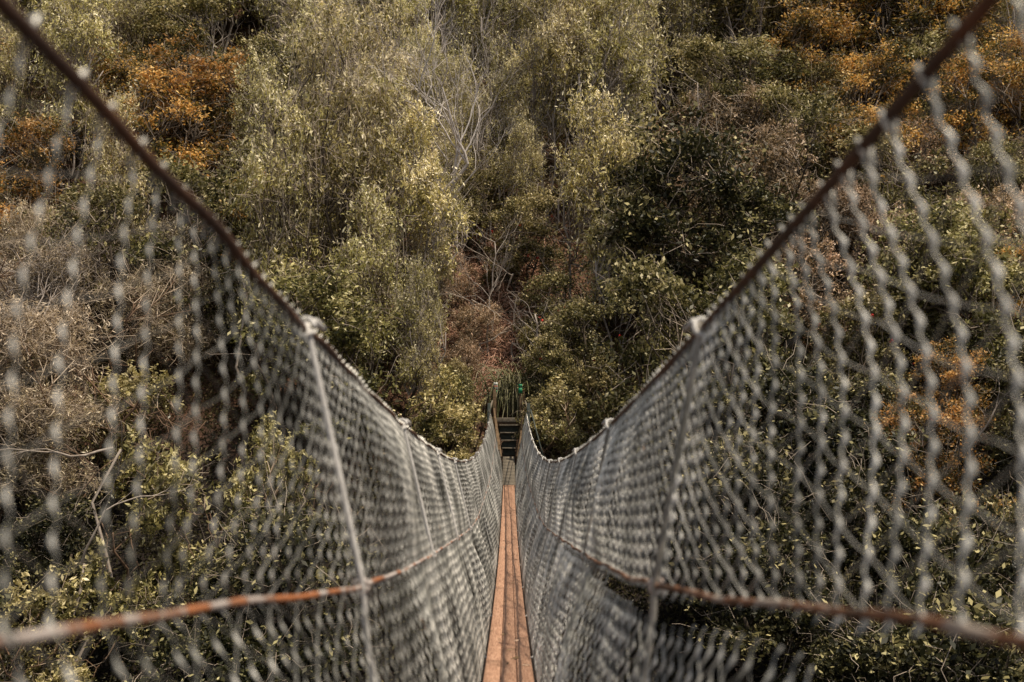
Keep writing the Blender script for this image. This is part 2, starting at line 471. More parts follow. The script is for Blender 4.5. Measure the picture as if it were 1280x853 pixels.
def place_tree(kind, x, y, sc, label=None, z=None):
    cr, tr = PROTO[kind][len(TREES) % 3]
    t = empty(KINDS[kind]['name'], (x, y, float(ground(x, y)) if z is None else z), random.uniform(0, 6.28))
    t.scale = (sc * random.uniform(.92, 1.08), sc * random.uniform(.92, 1.08), sc * random.uniform(.9, 1.12))
    if kind == 'olive':
        t.scale = (t.scale[0] * .88, t.scale[1] * .88, t.scale[2] * 1.25)
    for nm, me in (('crown', cr), ('trunk', tr)):
        o = bpy.data.objects.new(nm, me); C.objects.link(o); o.parent = t
    tag(t, label, 'shrub' if 'shrub' in KINDS[kind]['name'] else 'tree', GROUPS[kind])
    c = (x, y, t.location.z + KINDS[kind]['H'] * .62 * sc)
    px, py = project(c)
    TREES.append([t, kind, px, py, sc, label, (x, y)])
    return t


def solve(px, py, hc, ymin=14, ymax=75):
    """walk along the line of sight until it is hc above the ground"""
    d = ray(px, py)
    for y in np.arange(ymin, ymax, .1):
        if d[2] * y <= float(ground(d[0] * y, y)) + hc:
            return d[0] * y, y
    return d[0] * ymax, ymax


# trees the eye picks out: kind, pixel of the crown centre, scale, label
KEY = [
    ('orange', 215, 165, 1.15, 'large orange tree at upper left behind the rusty hand cable'),
    ('orange', 60, 215, .9, 'orange leaved tree at the left edge below the big orange tree'),
    ('orange', 300, 110, .75, 'small tree with sparse orange tips right of the large orange tree'),
    ('orange', 1010, 60, 1.25, 'bright orange tree at upper right, the one nearest the middle'),
    ('orange', 1110, 45, 1.2, 'orange tree with dark forked trunk in the top right'),
    ('orange', 1240, 90, 1.1, 'orange tree in the top right corner outside the hand cable'),
    ('orange', 1275, 360, .7, 'orange bush on the right edge half way up the frame'),
    ('orange', 1250, 700, .55, 'small orange bush at the lower right edge beyond the net'),
    ('orange', 1190, 480, .6, 'orange tinted bush seen through the right hand net'),
    ('pink', 950, 230, 1.15, 'big rounded brown tipped shrub in deep shade right of centre'),
    ('pink', 860, 395, .8, 'brown tipped shrub with fanned dark branches above the right cable clamp'),
    ('pink', 1075, 190, .95, 'brown tipped shrub just inside the right hand cable below the orange trees'),
    ('pink', 835, 200, .75, 'brown tipped shrub at the left flank of the shaded mound'),
    ('olive', 525, 315, 1.0, 'rounded yellow green tree standing below the bare grey tree'),
    ('olive', 560, 240, .7, 'small yellow green tree at the foot of the bare grey tree'),
    ('olive', 735, 290, .95, 'grey green tree right of the dark gully'),
    ('olive', 770, 350, .8, 'pale olive tree above the right bank of glossy shrubs'),
    ('olive', 470, 400, .85, 'olive tree above the left hand cable with leaning dark trunks'),
    ('olive', 840, 40, 1.0, 'bright olive tree at the top edge left of the orange trees'),
    ('olive', 700, 60, 1.0, 'feathery grey green tree right of the bare grey tree'),
    ('olive', 400, 90, 1.0, 'olive green tree with a dark bare trunk below its crown'),
    ('dark', 650, 300, .75, 'dark narrow tree inside the shaded gully'),
    ('dark', 720, 420, .75, 'dark tree over the steep bank right of the landing'),
    ('dark', 330, 230, 1.0, 'dark evergreen tree beside the left hand cable'),
    ('wispy', 60, 400, 1.1, 'wispy fawn shrub at the left edge above the mid cable'),
    ('wispy', 170, 400, 1.0, 'wispy fawn shrub with red brown stems behind the left net'),
    ('wispy', 30, 560, 1.0, 'pale grey wispy shrub low on the left edge'),
    ('wispy', 200, 340, .9, 'wispy fawn shrub beneath the large orange tree'),
    ('broad', 190, 670, 1.2, 'yellow green bush low on the left lit by the sun'),
    ('broad', 175, 520, 1.2, 'glossy green bush on the left behind the net columns'),
    ('broad', 545, 520, .8, 'glossy bush filling the gap above the left hand cable sag'),
    ('broad', 585, 548, .7, 'yellow green bush close to the left end post'),
    ('broad', 575, 480, .6, 'small glossy bush under the reddish litter bank'),
    ('broad', 710, 520, .8, 'glossy pale leaved bush right of the far landing'),
    ('broad', 738, 500, .7, 'upright glossy bush above the right hand cable sag'),
    ('broad', 700, 560, .55, 'low yellow green bush just over the right hand cable sag'),
    ('broad', 350, 610, 1.0, 'yellow green bush seen through the middle of the left net'),
    ('dark', 690, 385, .62, 'small dark bush right of the litter bank'),
    ('olive', 538, 392, .55, 'small olive tree left of the litter bank'),
    ('olive', 530, 450, .6, 'small olive tree just above the left hand cable sag'),
    ('broad', 628, 325, .55, 'glossy bush low in the dark gully'),
    ('broad', 668, 435, .42, 'small glossy bush between the sedge clump and the dark tree'),
    ('pink', 560, 350, .55, 'small brown tipped shrub under the rounded yellow green tree'),
    ('orange', 150, 130, .9, 'orange tree left of the largest orange tree, against the hand cable'),
    ('deep', 868, 275, 1.5, 'big nearly black tree in shade at the left of the brown tipped mound'),  # this and the next stand for a shaded mass, darkened by leaf colour
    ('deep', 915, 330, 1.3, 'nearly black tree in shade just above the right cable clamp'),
    ('olive', 655, 150, .7, 'tall feathery tree on the right behind the bare grey tree'),
    ('olive', 462, 150, .7, 'tall feathery tree on the left behind the bare grey tree'),
    ('dark', 560, 505, .42, 'small dark shrub squeezed between the glossy bushes left of the steps'),
    ('dark', 680, 525, .42, 'small dark shrub beside the steps under the right glossy bush'),
    ('dark', 690, 470, .5, 'dark shrub right of the sedge clump'),
    ('olive', 525, 490, .42, 'feathery small olive tree above the left cable sag'),
    ('olive', 608, 205, .75, 'feathery olive tree at the top of the dark gully'),
    ('dark', 597, 262, .7, 'dark bushy tree half way up the gully'),
    ('olive', 648, 262, .6, 'small feathery tree on the right side of the gully'),
    ('pink', 600, 405, .42, 'small reddish brown bush on the litter bank left of the gully'),
    ('pink', 575, 455, .36, 'low reddish brown bush on the litter bank above the glossy bushes'),
    ('olive', 560, 300, .6, 'slim olive tree right of the rounded yellow green tree'),
    ('broad', 60, 800, 1.0, 'glossy bush in the bottom left corner under the rusty cable'),
]
for kind, px, py, sc, lab in KEY:
    hc = KINDS[kind]['H'] * .62 * sc
    x, y = solve(px, py, hc)
    place_tree(kind, x, y, sc, lab)


def zone(px, py, r):
    if px < 340 and py < 330: return 'orange' if (90 < px < 320 and 60 < py < 300 and r < .62) or r < .18 else ('olive' if r < .8 else 'dark')
    if px < 270 and py < 640: return 'wispy' if r < .8 else ('dark' if r < .9 else 'broad')
    if px < 260: return 'dark' if r < .78 else 'broad'
    if 590 < px < 690 and 190 < py < 470: return 'dark'
    if px > 910 and py < 150: return 'orange' if r < .68 else ('olive' if r < .85 else 'dark')
    if px > 1060 and py < 330: return 'orange' if r < .35 else ('pink' if r < .75 else 'dark')
    if 800 < px < 1080 and 130 <= py < 400: return 'pink' if r < .75 else 'dark'
    if px > 820: return 'dark' if r < .93 or py > 620 or px < 1100 else 'orange'
    if py > 430: return 'dark' if r < .72 else ('broad' if r < .84 else 'olive')
    if py < 240: return 'olive' if r < .85 else 'dark'
    return 'olive' if r < .6 else 'dark'


step = 2.6
for yy in np.arange(15, 73, step * .86):
    w = .56 * yy + 3.0
    for xx in np.arange(-w, w, step):
        x = xx + random.uniform(-.9, .9); y = yy + random.uniform(-.8, .8)
        sc = random.uniform(.72, 1.3) * (1.2 if yy > 48 else 1)
        gz = float(ground(x, y))
        px, py = project((x, y, gz + 3 * sc))
        if px < -70 or px > 1350 or py > 1000: continue
        if py < -70: continue
        if abs(x) < 3.0 and y < 34.5: continue
        if y < 29 and abs(x) < 4.5 : continue
        if 560 < px < 690 and 400 < py < 600 and y < 40: continue
        if 590 < px < 690 and 190 < py < 430: sc *= .75
        if 540 < px < 620 and 90 < py < 215 and random.random() < .5: sc *= .6
        k = zone(px, py, random.random())
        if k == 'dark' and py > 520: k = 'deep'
        if any((t[6][0] - x) ** 2 + (t[6][1] - y) ** 2 < 1.6 ** 2 for t in TREES): continue
        place_tree(k, x, y, sc)

# labels for the trees that were not named above: kind, band of the slope, rank from the left
ORD = ['first', 'second', 'third', 'fourth', 'fifth', 'sixth', 'seventh', 'eighth', 'ninth', 'tenth', 'eleventh', 'twelfth', 'thirteenth',
       'fourteenth', 'fifteenth', 'sixteenth', 'seventeenth', 'eighteenth', 'nineteenth', 'twentieth']
BAND = ['at the very top of the slope', 'high up, level with the bare tree', 'on the upper middle of the slope',
        'level with the cable clamps', 'level with the far landing', 'just below landing level behind the nets',
        'deep in the gully behind the nets', 'at the bottom of the gully']
DESC = {'deep': 'very dark evergreen tree', 'olive': 'olive leafy tree', 'dark': 'dark evergreen tree', 'orange': 'orange leaved tree', 'pink': 'brown tipped shrub',
        'wispy': 'wispy fawn shrub', 'broad': 'glossy leaved shrub'}
bands = {}
for t in TREES:
    if t[5] is None:
        b = int(np.clip((t[3] + 40) // 105, 0, 7))
        bands.setdefault((t[1], b), []).append(t)
for (k, b), lst in bands.items():
    lst.sort(key=lambda t: t[2])
    for i, t in enumerate(lst):
        t[0]['label'] = f'{ORD[min(i, 19)]} {DESC[k]} from the left {BAND[b]}' if len(lst) > 1 else f'lone {DESC[k]} {BAND[b]}'

# red blossoms on a few dark shrubs
def blossoms(parent, n, sd):
    rg = np.random.default_rng(sd)
    for i in range(n):
        b = MB()
        a = rg.uniform(0, 6.28); r = rg.uniform(1.1, 1.9)
        c = np.array([r * math.cos(a), r * math.sin(a), rg.uniform(1.8, 4.0)])
        for j in range(14):
            d = rg.normal(size=3); d /= np.linalg.norm(d); d *= .055
            leaves(b, (c + d)[None], .07, .045, np.array([.5]), rg=rg)
        b.build('blossom', M['flower'], parent)
nb = 0
for t in TREES:
    if t[1] in ('dark', 'deep') and (abs(t[2] - 690) < 70 and 150 < t[3] < 450 or abs(t[2] - 1100) < 60 and 400 < t[3] < 560) and nb < 6:
        blossoms(t[0], 7, nb); nb += 1


# ------------------------------------------------------------------ bare trees and dead branches
def grow(mb, p, d, L, r, depth, rg, spread=.55, up=.15, k=5, keep=3):
    n = 5
    pts = [p]; dd = d / np.linalg.norm(d)
    for i in range(n - 1):
        dd = dd + rg.normal(size=3) * .16 + np.array([0, 0, up * .12]); dd /= np.linalg.norm(dd)
        pts.append(pts[-1] + dd * L / (n - 1))
    r1 = r * .66
    mb.tube(np.array(pts), np.linspace(r, r1, n), k if r > .02 else 3, cap=False)
    if depth == 0: return
    nch = keep if rg.random() < .6 else keep - 1
    for c in range(nch):
        nd = dd + rg.normal(size=3) * spread + np.array([0, 0, up])
        st = pts[-1] if c < 2 else pts[rg.integers(1, n - 1)]
        grow(mb, st, nd, L * rg.uniform(.6, .85), r1 * (.9 if c == 0 else .66), depth - 1, rg, spread, up, k, keep)


def bare_tree(px, py, hbase, limbs, name, label, seed, mat='bark_pale', L=1.7, r=.11, depth=6, up=.2, spread=.5, cat='tree', extra=0, solve_h=0.3):
    x, y = solve(px, py, solve_h)
    y -= extra
    z = float(ground(x, y))
    rg = np.random.default_rng(seed)
    t = empty(name, (x, y, z))
    tag(t, label, cat)
    for i, dvec in enumerate(limbs):
        b = MB()
        grow(b, np.array([.08 * i, 0, -.3 if i == 0 else -.2]), np.array(dvec, float), L * (1 if i == 0 else .9), r * (1 if i == 0 else .8), depth, rg, spread, up)
        b.build('trunk' if i == 0 else 'limb', M[mat], t, smooth=True)
    return t


bt = bare_tree(555, 212, 0, [(-.10, -.1, 1), (.30, -.1, 1)], 'bare_tree', 'big leafless pale grey tree high above the end of the bridge', 5, mat='bark_white', L=3.5, r=.17, depth=7, up=.34, spread=.52, extra=7.8)
bare_tree(722, 150, 0, [(-.1, -.1, 1)], 'bare_tree', 'leafless thin pale tree right of the big bare tree', 8, L=2.0, r=.08, depth=5, extra=3)
bare_tree(515, 225, 0, [(.05, -.1, 1)], 'bare_tree', 'slender leafless sapling left of the big bare tree', 12, L=1.8, r=.06, depth=5, extra=2.5)
bare_tree(385, 200, 0, [(-.05, -.1, 1)], 'bare_tree', 'leafless dark trunked tree upper left of centre', 14, mat='bark_dark', L=1.8, r=.12, depth=4, extra=3)
bare_tree(1100, 110, 0, [(.1, -.1, 1), (-.5, -.1, 1)], 'bare_tree', 'dark bare forked tree among the orange crowns', 15, mat='bark_dark', L=2.4, r=.17, depth=4, extra=3.5)
bare_tree(480, 505, 0, [(.45, -.1, 1), (.15, -.1, 1)], 'bare_tree', 'dark leaning twin trunks just above the left hand cable', 16, mat='bark_dark', L=1.5, r=.11, depth=3, extra=1.6)
bare_tree(870, 410, 0, [(-.6, -.2, 1), (.2, -.2, 1), (-.9, -.2, .7)], 'bare_tree', 'fan of dark bare branches beneath the shaded brown shrub', 17, mat='bark_dark', L=1.3, r=.06, depth=5, spread=.3, extra=2.2)
bare_tree(50, 590, 0, [(.1, -.2, 1), (-.3, -.2, 1), (.5, -.2, 1)], 'bare_tree', 'red brown multi stemmed tree at the far left', 18, mat='bark_brown', L=1.5, r=.055, depth=4, extra=1.5)
# pale straight trunks
for i, (px, py, h, r, lab) in enumerate([(622, 130, 5.0, .10, 'tall straight pale trunk directly behind the big bare tree'),
                                         (788, 145, 4.2, .055, 'left of the slim pale stems in the upper middle'),
                                         (797, 150, 4.4, .065, 'middle one of the slim pale stems in the upper middle'),
                                         (806, 148, 4.0, .05, 'right of the slim pale stems in the upper middle'),
                                         (673, 165, 4.0, .055, 'slim pale stem above the red blossom shrub'),
                                         (676, 400, 2.6, .06, 'short pale trunk on the bank right of the gully')]):
    x, y = solve(px, py, .2); y -= 2.8
    rg = np.random.default_rng(60 + i)
    t = empty('slim_tree', (x, y, float(ground(x, y))))
    tag(t, lab, 'tree')
    b = MB(); p = wob(np.array([0, 0, -.3]), np.array([rg.normal() * .25, 0, h]), 10, .008, rg)
    b.tube(p, np.linspace(r, r * .45, 10), 6); b.build('trunk', M['bark_pale'], t, smooth=True)
    b = MB()
    for j in range(9):
        s = p[rg.integers(4, 10)]
        grow(b, s, np.array([rg.normal(), rg.normal(), .8]), .7, .018, 2, rg)
    b.build('limb', M['bark_pale'], t, smooth=True)

SL = sorted([(458, 70), (492, 200), (690, 250), (745, 120), (862, 120), (905, 60), (340, 90), (280, 40), (430, 190), (705, 70), (655, 60), (830, 190), (250, 110), (540, 60), (765, 230), (610, 270)])
for i, (px, py) in enumerate(SL):
    x, y = solve(px, py + 70, .2); y -= 3.6
    rg = np.random.default_rng(160 + i); h = rg.uniform(3.8, 5.6); r = rg.uniform(.03, .055)
    t = empty('slim_tree', (x, y, float(ground(x, y))))
    tag(t, f'{ORD[i]} from the left of the slender pale saplings scattered through the upper forest', 'tree', 'slender pale saplings')
    b = MB(); p = wob(np.array([0, 0, -.3]), np.array([rg.normal() * .4, 0, h]), 10, .012, rg)
    b.tube(p, np.linspace(r, r * .4, 10), 6); b.build('trunk', M['bark_pale' if i % 3 else 'bark_brown'], t, smooth=True)
    b = MB()
    for j in range(12):
        s = p[rg.integers(4, 10)]
        grow(b, s, np.array([rg.normal() * .8, rg.normal() * .5, 1.0]), .75, .016, 3, rg, .4, .2)
    b.build('limb', M['bark_pale'], t, smooth=True)

# fallen / hanging dead branches
DEAD = [(345, 335, (1, -.1, .5), 1.5, .035, 'pale forked dead branches reaching right beside the left hand cable'),
        (385, 262, (.4, -.2, 1), 1.2, .03, 'pale twiggy dead bush above the forked dead branches'),
        (145, 705, (.3, -.4, .9), 1.3, .035, 'curled grey dead branches low on the left'),
        (215, 560, (-.9, -.2, -.5), 1.3, .035, 'grey dead limb slanting down behind the left net'),
        (745, 425, (.9, -.2, .4), .9, .02, 'small bare grey branch right of the gully'),
        (640, 345, (-.7, -.4, .5), 1.1, .03, 'thin fallen branch crossing the dark gully'),
        (615, 400, (-.8, -.3, .35), 1.0, .04, 'broken branch lying on the reddish litter bank'),
        (600, 430, (.8, -.3, .2), .8, .03, 'short stick on the litter bank above the landing'),
        (640, 430, (.9, -.4, -.1), .7, .035, 'pale log end above the sedge clump'),
        (590, 375, (.7, -.3, -.5), 1.0, .03, 'fallen branch at the top of the litter bank'),
        (240, 255, (.8, -.2, .5), 1.2, .03, 'grey dead branches behind the left hand cable'),
        (1170, 560, (.3, -.4, .8), 1.2, .03, 'thin dead branches behind the right hand net'),
        (300, 120, (.2, -.2, 1), 1.3, .03, 'bare twigs poking above the orange tips at upper left'),
        (980, 130, (-.9, -.3, .3), 1.1, .035, 'pale arched branch under the bright orange tree')]
for i, (px, py, dv, L, r, lab) in enumerate(DEAD):
    x, y = solve(px, py, 1.6 if py < 380 or px < 500 or px > 800 else .25)
    y -= (4.2 if 200 < px < 400 else 2.0) if not (560 < px < 660) else .5
    z = float(ray(px, py)[2] * y)
    g = float(ground(x, y))
    t = empty('dead_branch', (x, y, g)); tag(t, lab, 'branch', 'dead branches among the trees')
    rg = np.random.default_rng(200 + i); b = MB()
    base = np.array([0, 0, -.15]); top = np.array([0, 0, max(z - g, .12)])
    if top[2] > .5: b.tube(wob(base, top, 6, .05, rg), np.linspace(r * 1.3, r, 6), 5)
    grow(b, top, np.array(dv, float), L, r, 5, rg, .38, .0)
    b.build('limb', M['dead_wood'], t, smooth=True)


# ------------------------------------------------------------------ undergrowth (stuff)
def undergrowth():
    b = MB(); rg = np.random.default_rng(77)
    n = 26000
    y = 15 + (62) * rg.random(n) ** .85
    x = (rg.random(n) * 2 - 1) * (.56 * y + 3)
    bare = (np.abs(x + .6) < 2.0) & (y > 31.5) & (y < 40) & (rg.random(n) < .85)
    land = (np.abs(x) < 1.3) & (y < 32.5)
    k = ~(bare | land)
    x, y = x[k], y[k]
    z = ground(x, y)
    hh = rg.uniform(.15, .9, len(x))
    m = 38
    c = np.repeat(np.stack([x, y, z], -1), m, 0)
    off = rg.normal(size=c.shape) * np.array([.28, .28, .0])
    hrep = np.repeat(hh, m)
    off[:, 2] = rg.random(len(c)) * hrep
    q = c + off
    q[:, 2] += ground(q[:, 0], q[:, 1]) - np.repeat(z, m)
    tint = .25 + .3 * off[:, 2] + rg.normal(size=len(q)) * .2 + np.repeat(vnoise(np.stack([x, y], -1), 41, .4) * .2 - .36 * sm(31.5, 28.5, y), m)  # last term paints the gully's shade into the leaves
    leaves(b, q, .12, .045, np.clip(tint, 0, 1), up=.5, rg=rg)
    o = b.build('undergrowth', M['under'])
    tag(o, 'low mixed undergrowth of ferns and scrub covering the hillside', 'undergrowth', kind='stuff')
    # litter of bark strips and sticks on the reddish bank
    b = MB(); n = 4200
    y = 31.5 + rg.random(n) * 9; x = rg.normal(size=n) * 1.5 - .6
    z = ground(x, y) + .03
    for i in range(n):
        a = rg.uniform(0, 6.28); l = rg.uniform(.12, .7)
        d = np.array([math.cos(a), math.sin(a) * .7, .93 * math.sin(a) * .7 + rg.normal() * .35]); 
        p = np.array([x[i], y[i], z[i] + rg.uniform(0, .35)])
        b.tube(np.array([p, p + d * l * .5 + rg.normal(size=3) * .02, p + d * l]), np.array([.010, .012, .005]) * rg.uniform(.5, 1.3), 3, cap=False)
    o = b.build('fallen_sticks', surf_mat('bark_litter', [(.35, (.20, .10, .06)), (.5, (.50, .27, .18)), (.62, (.78, .54, .42))], 9, .9, bump=0))
    tag(o, 'reddish brown bark strips and twigs littering the bank above the landing', 'litter', kind='stuff')


undergrowth()

# sedge clump above the landing
def sedge():
    x, y = solve(655, 478, .8, 31)
    x, y = float(x) + .15, float(y) - .1
    t = empty('sedge_clump', (x, y, float(ground(x, y))))
    t.scale = (1.45, 1.3, 1.3); t.location.x += .12
    tag(t, 'drooping tussock of long green sedge blades above the landing steps', 'plant')
    for part, n, dx in (('blades', 420, -.30), ('blades', 360, .50)):
        rg = np.random.default_rng(int(dx * 100 + 400)); b = MB()
        for i in range(n):
            a = rg.uniform(0, 6.28); L = rg.uniform(.9, 2.1)
            p0 = np.array([dx * 1.2 + rg.normal() * .25, rg.normal() * .12 - .1, 0])
            d = np.array([math.cos(a) * rg.uniform(.2, .8), -abs(math.sin(a)) * rg.uniform(.1, .6) - .05, 1.1])
            hi = rg.uniform(.8, 1.7); dr = rg.uniform(.9, 1.5)
            pts = []
            for s in np.linspace(0, 1, 7):
                pts.append(p0 + np.array([d[0] * s * L * .6, d[1] * s * L * .75, (hi * s - dr * s * s) * L * .85 + .1]))
            b.tube(np.array(pts), np.linspace(.017, .005, 7), 3, tint=rg.uniform(.2, 1), cap=False)
        b.build(part, M['sedge'], t)


sedge()

# ------------------------------------------------------------------ the bridge
def hcable(y): return -.39 + .0046 * (y - 14.5) ** 2
def deckz(y): return -1.84 + .0038 * (y - 16) ** 2
def midz(y): return hcable(y) - .635 - .02 * np.sin(y * .7)
def hx(y, s): return s * (.525 if s < 0 else .502) + 0 * y
def mx_(y, s): return s * (.372 + .11 * np.clip((2.45 - y) / .9, 0, 1))
DX = .15                      # half width of the plank
Y0, Y1 = -1.2, 28.2
HANG = [2.55 + 2.35 * k for k in range(11)]

bridge = empty('suspension_footbridge', (0, 14, 0))
bridge.location = (0, 0, 0)
tag(bridge, 'narrow wire suspension footbridge with plank walkway and sagging mesh sides', 'bridge')


def netpoint(y, s, side):
    """s: 0 at the hand cable, .5 at the mid cable, 1 at the plank edge; y, s arrays"""
    ht, mt, dt = hcable(y), midz(y), deckz(y) - .02
    h0, m0, d0 = hx(y, side), mx_(y, side), side * (DX + .02)
    a = np.clip(s * 2, 0, 1); b = np.clip(s * 2 - 1, 0, 1)
    x = h0 + (m0 - h0) * a + (d0 - m0) * b
    z = ht + (mt - ht) * a + (dt - mt) * b
    # folds: the panel bellies between hangers and hangs in soft pleats
    ph = (y - 2.55) / 2.35
    bag = np.abs(np.sin(np.pi * ph)) ** .7
    up = np.sin(np.pi * a) * (s < .5); lo = np.sin(np.pi * b) * (s >= .5)
    p = np.stack([y * 1.0, s * 1.5 + side * 7], -1)
    n1 = vnoise(p, 21, 1.3); n2 = vnoise(p, 23, 4.5)
    amp = .05 * bag * (up * 1.0 + lo * 1.3)
    x = x - side * amp * (.6 + .8 * n1) + side * .0035 * n2 * (up + lo)
    x = x + side * .05 * up * sm(2.6, 1.0, y)
    return x, z


def gap(y):
    """opening added in the right net to stand for the shadow band below the side cable"""
    return .018 * sm(5.0, 3.4, y) * (.85 + .15 * np.sin(y * 3)) + .09 * sm(1.8, .9, y) + .010 * sm(10, 7, y)


def build_net(side):
    rg = np.random.default_rng(31 + side)
    b = MB()
    pitch, rowp = .105, .048
    cols = [Y0]
    while cols[-1] < Y1 + .4:
        cols.append(cols[-1] + .073 + .035 * float(sm(1.9, 1.0, cols[-1])))
    prev = None
    for ci, yc in enumerate(cols):
        near = yc < 9
        yc = yc + rg.normal() * .006
        Ltot = abs(float(hcable(yc) - deckz(yc))) + .05
        rows = int(Ltot / rowp)
        spp = 6 if near else 3
        n = rows * spp + 1
        s = np.linspace(0, 1, n)
        lean = -.12 * s - .26 * s * float(np.clip((3.2 - yc) / 2, 0, 1))
        ph = np.arange(n) / spp
        yj = yc + lean + .003 * np.sin(ph * np.pi * 2) + .014 * vnoise(np.stack([s * 2, np.full(n, yc)], -1), 51, 1.0) + .004 * rg.normal(size=n).cumsum() / np.sqrt(np.arange(1, n + 1))
        # column of netting crosses the pleats
        x, z = netpoint(yj, s, side)
        z = z + .009 * vnoise(np.stack([s * 2, np.full(n, yc * 2)], -1), 52, 1.4)
        pulse = .5 + .5 * np.cos(ph * 2 * np.pi)
        thin = float(sm(4.5, 2.0, yc))
        hole = (side > 0) & (s > .512) & (s < .512 + gap(yc))  # strands left out where a shadow band should read
        r = ((.0026 - thin * (.0020 if side < 0 else .0006)) + (.0030 + .0006 * thin) * pulse ** (2 + 1.5 * thin)) * (1.0 + .10 * float(sm(4, 10, yc)))
        x[0] += side * -.004; 
        P = np.stack([x + side * .003 * np.cos(ph * 2 * np.pi), yj, z], -1)
        # loop over the hand cable at the top
        top = np.stack([np.array([P[0, 0] + side * .016, P[0, 0] + side * .012, P[0, 0] - side * .006]),
                        np.full(3, P[0, 1]) + np.array([.006, .003, 0]),
                        np.array([P[0, 2] - .022, P[0, 2] + .010, P[0, 2] + .014])], -1)
        PP = np.vstack([top, P]); rr = np.concatenate([[.003, .005, .006], r])
        tt = np.concatenate([[.6, .9, .9], .10 + (.10 if side < 0 else .38) * float(sm(2, 5, yc)) + (.10 if side > 0 else 0) + (.85 - .12 * float(sm(2, 5, yc))) * pulse ** 1.5 * rg.uniform(.75, 1.1) + rg.normal() * .05 + .16 * vnoise(np.stack([s * 2.5, np.full(n, yc * .9)], -1), 57, 1.2)])  # glints on the knots and a brighter right side painted into the tint
        kk = 5 if yc < 4 else (4 if near else 3)
        hh = np.concatenate([[False] * 3, hole])
        if hh.any():
            i0, i1 = np.argmax(hh), len(hh) - np.argmax(hh[::-1])
            segs = [(0, i0), (i1, len(hh))]
        else:
            segs = [(0, len(hh))]
        for i0, i1 in segs:
            if i1 - i0 > 2:
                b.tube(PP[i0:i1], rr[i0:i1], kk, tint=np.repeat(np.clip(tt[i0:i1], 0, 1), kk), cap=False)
        knots = P[::spp]; kh = hole[::spp]
        if prev is not None:
            m = min(len(prev), len(knots)) - 1
            for row in range(m):
                if kh[row] or kh[row + 1]: continue
                if (row + ci) % 2 == 0:
                    a0, a1 = prev[row], knots[row + 1]
                else:
                    a0, a1 = knots[row], prev[row + 1]
                if yc < 13 or row % 2:
                    mid = (a0 + a1) / 2 + np.array([0, 0, rg.normal() * .003])
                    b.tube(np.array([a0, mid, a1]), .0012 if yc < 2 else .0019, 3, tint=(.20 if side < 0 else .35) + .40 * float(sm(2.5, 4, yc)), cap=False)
        prev = knots
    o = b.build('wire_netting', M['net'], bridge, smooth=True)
    o['label'] = 'left wire mesh side of the footbridge' if side < 0 else 'right wire mesh side of the footbridge'


for side in (-1, 1):
    build_net(side)
    # hand cable: two visible strands twisted
    ys = np.arange(Y0, Y1 + .01, .03)
    for nm, zf, xf, rr, mt, tw in (('hand_cable', hcable, hx, .0100, 'rust_cable', 0), ('side_cable', midz, mx_, .0065, 'mid_cable', 0)):
        b = MB()
        j = .003 * np.sin(ys * 5.1 + side) + .002 * np.sin(ys * 11.7)
        ripple = 1 + .09 * np.sin(ys * 210)
        if nm == 'side_cable':
            ripple = 1 + .16 * (np.sin(ys * 2 * np.pi / .21) > .1)
        b.tube(np.stack([xf(ys, side) + j, ys, zf(ys) + j], -1), rr * ripple, 8)
        o = b.build(nm, M['mid_cable_shaded' if side > 0 and nm == 'side_cable' else mt], bridge, smooth=True)
        o['label'] = ('left ' if side < 0 else 'right ') + ('rusty brown hand cable' if nm == 'hand_cable' else 'lower cable with rust and bare zinc patches')
    for hi, yh in enumerate(HANG):
        if yh > Y1: continue
        top = np.array([hx(yh, side), yh, hcable(yh)])
        mid = np.array([mx_(yh, side), yh, midz(yh)])
        yb = yh + .10
        low = np.array([side * (DX + .05), yb, deckz(yb) + .05])
        pts = [top + (0, 0, .012)]
        for t in np.linspace(0.04, 1, 9): pts.append(top * (1 - t) + mid * t + np.array([side * -.006, 0, 0]))
        for t in np.linspace(.1, 1, 9): pts.append(mid * (1 - t) + low * t + np.array([side * .03 * math.sin(math.pi * t), 0, 0]))
        pts.append(low + (-side * .015, 0, -.05)); pts.append(np.array([side * (DX + .01), yb, deckz(yb) - .062]))
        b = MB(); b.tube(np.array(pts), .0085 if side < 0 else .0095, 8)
        h = b.build('hanger_rod', M['steel' if side < 0 else 'shaded_steel'], bridge, smooth=True)
        # eye bent round the hand cable, clip at the side cable
        for nm, c, rad, th in (('hook', top, .024, .0075), ('clip', mid, .018, .006)):
            b = MB(); a = np.linspace(0, 5.9 if nm == 'hook' else 6.2832, 15)
            b.tube(np.stack([c[0] + rad * np.cos(a), np.full(15, c[1]) + (.012 * np.sin(a) if nm == 'hook' else 0), c[2] + rad * np.sin(a)], -1), th, 7)
            if nm == 'hook':
                b.tube(np.array([c + (side * -.02, .03, .02), c + (side * -.03, .09, .005)]), .009, 6)
            b.build(nm, M['steel'] if nm == 'hook' or hi % 2 else M['mid_cable'], h, smooth=True)

# crossbars under the plank
for yh in HANG:
    yb = yh + .10
    b = MB(); b.tube(np.array([(-DX - .03, yb, deckz(yb) - .062), (0, yb, deckz(yb) - .062), (DX + .03, yb, deckz(yb) - .062)]), .010, 8)
    b.build('crossbar', M['steel'], bridge, smooth=True)
# deck cables under the plank
for s in (-1, 1):
    ys = np.arange(Y0, Y1, .25); b = MB()
    b.tube(np.stack([np.full(len(ys), s * .12), ys, deckz(ys) - .048], -1), .006, 6)
    b.build('deck_cable', M['mid_cable'], bridge, smooth=True)
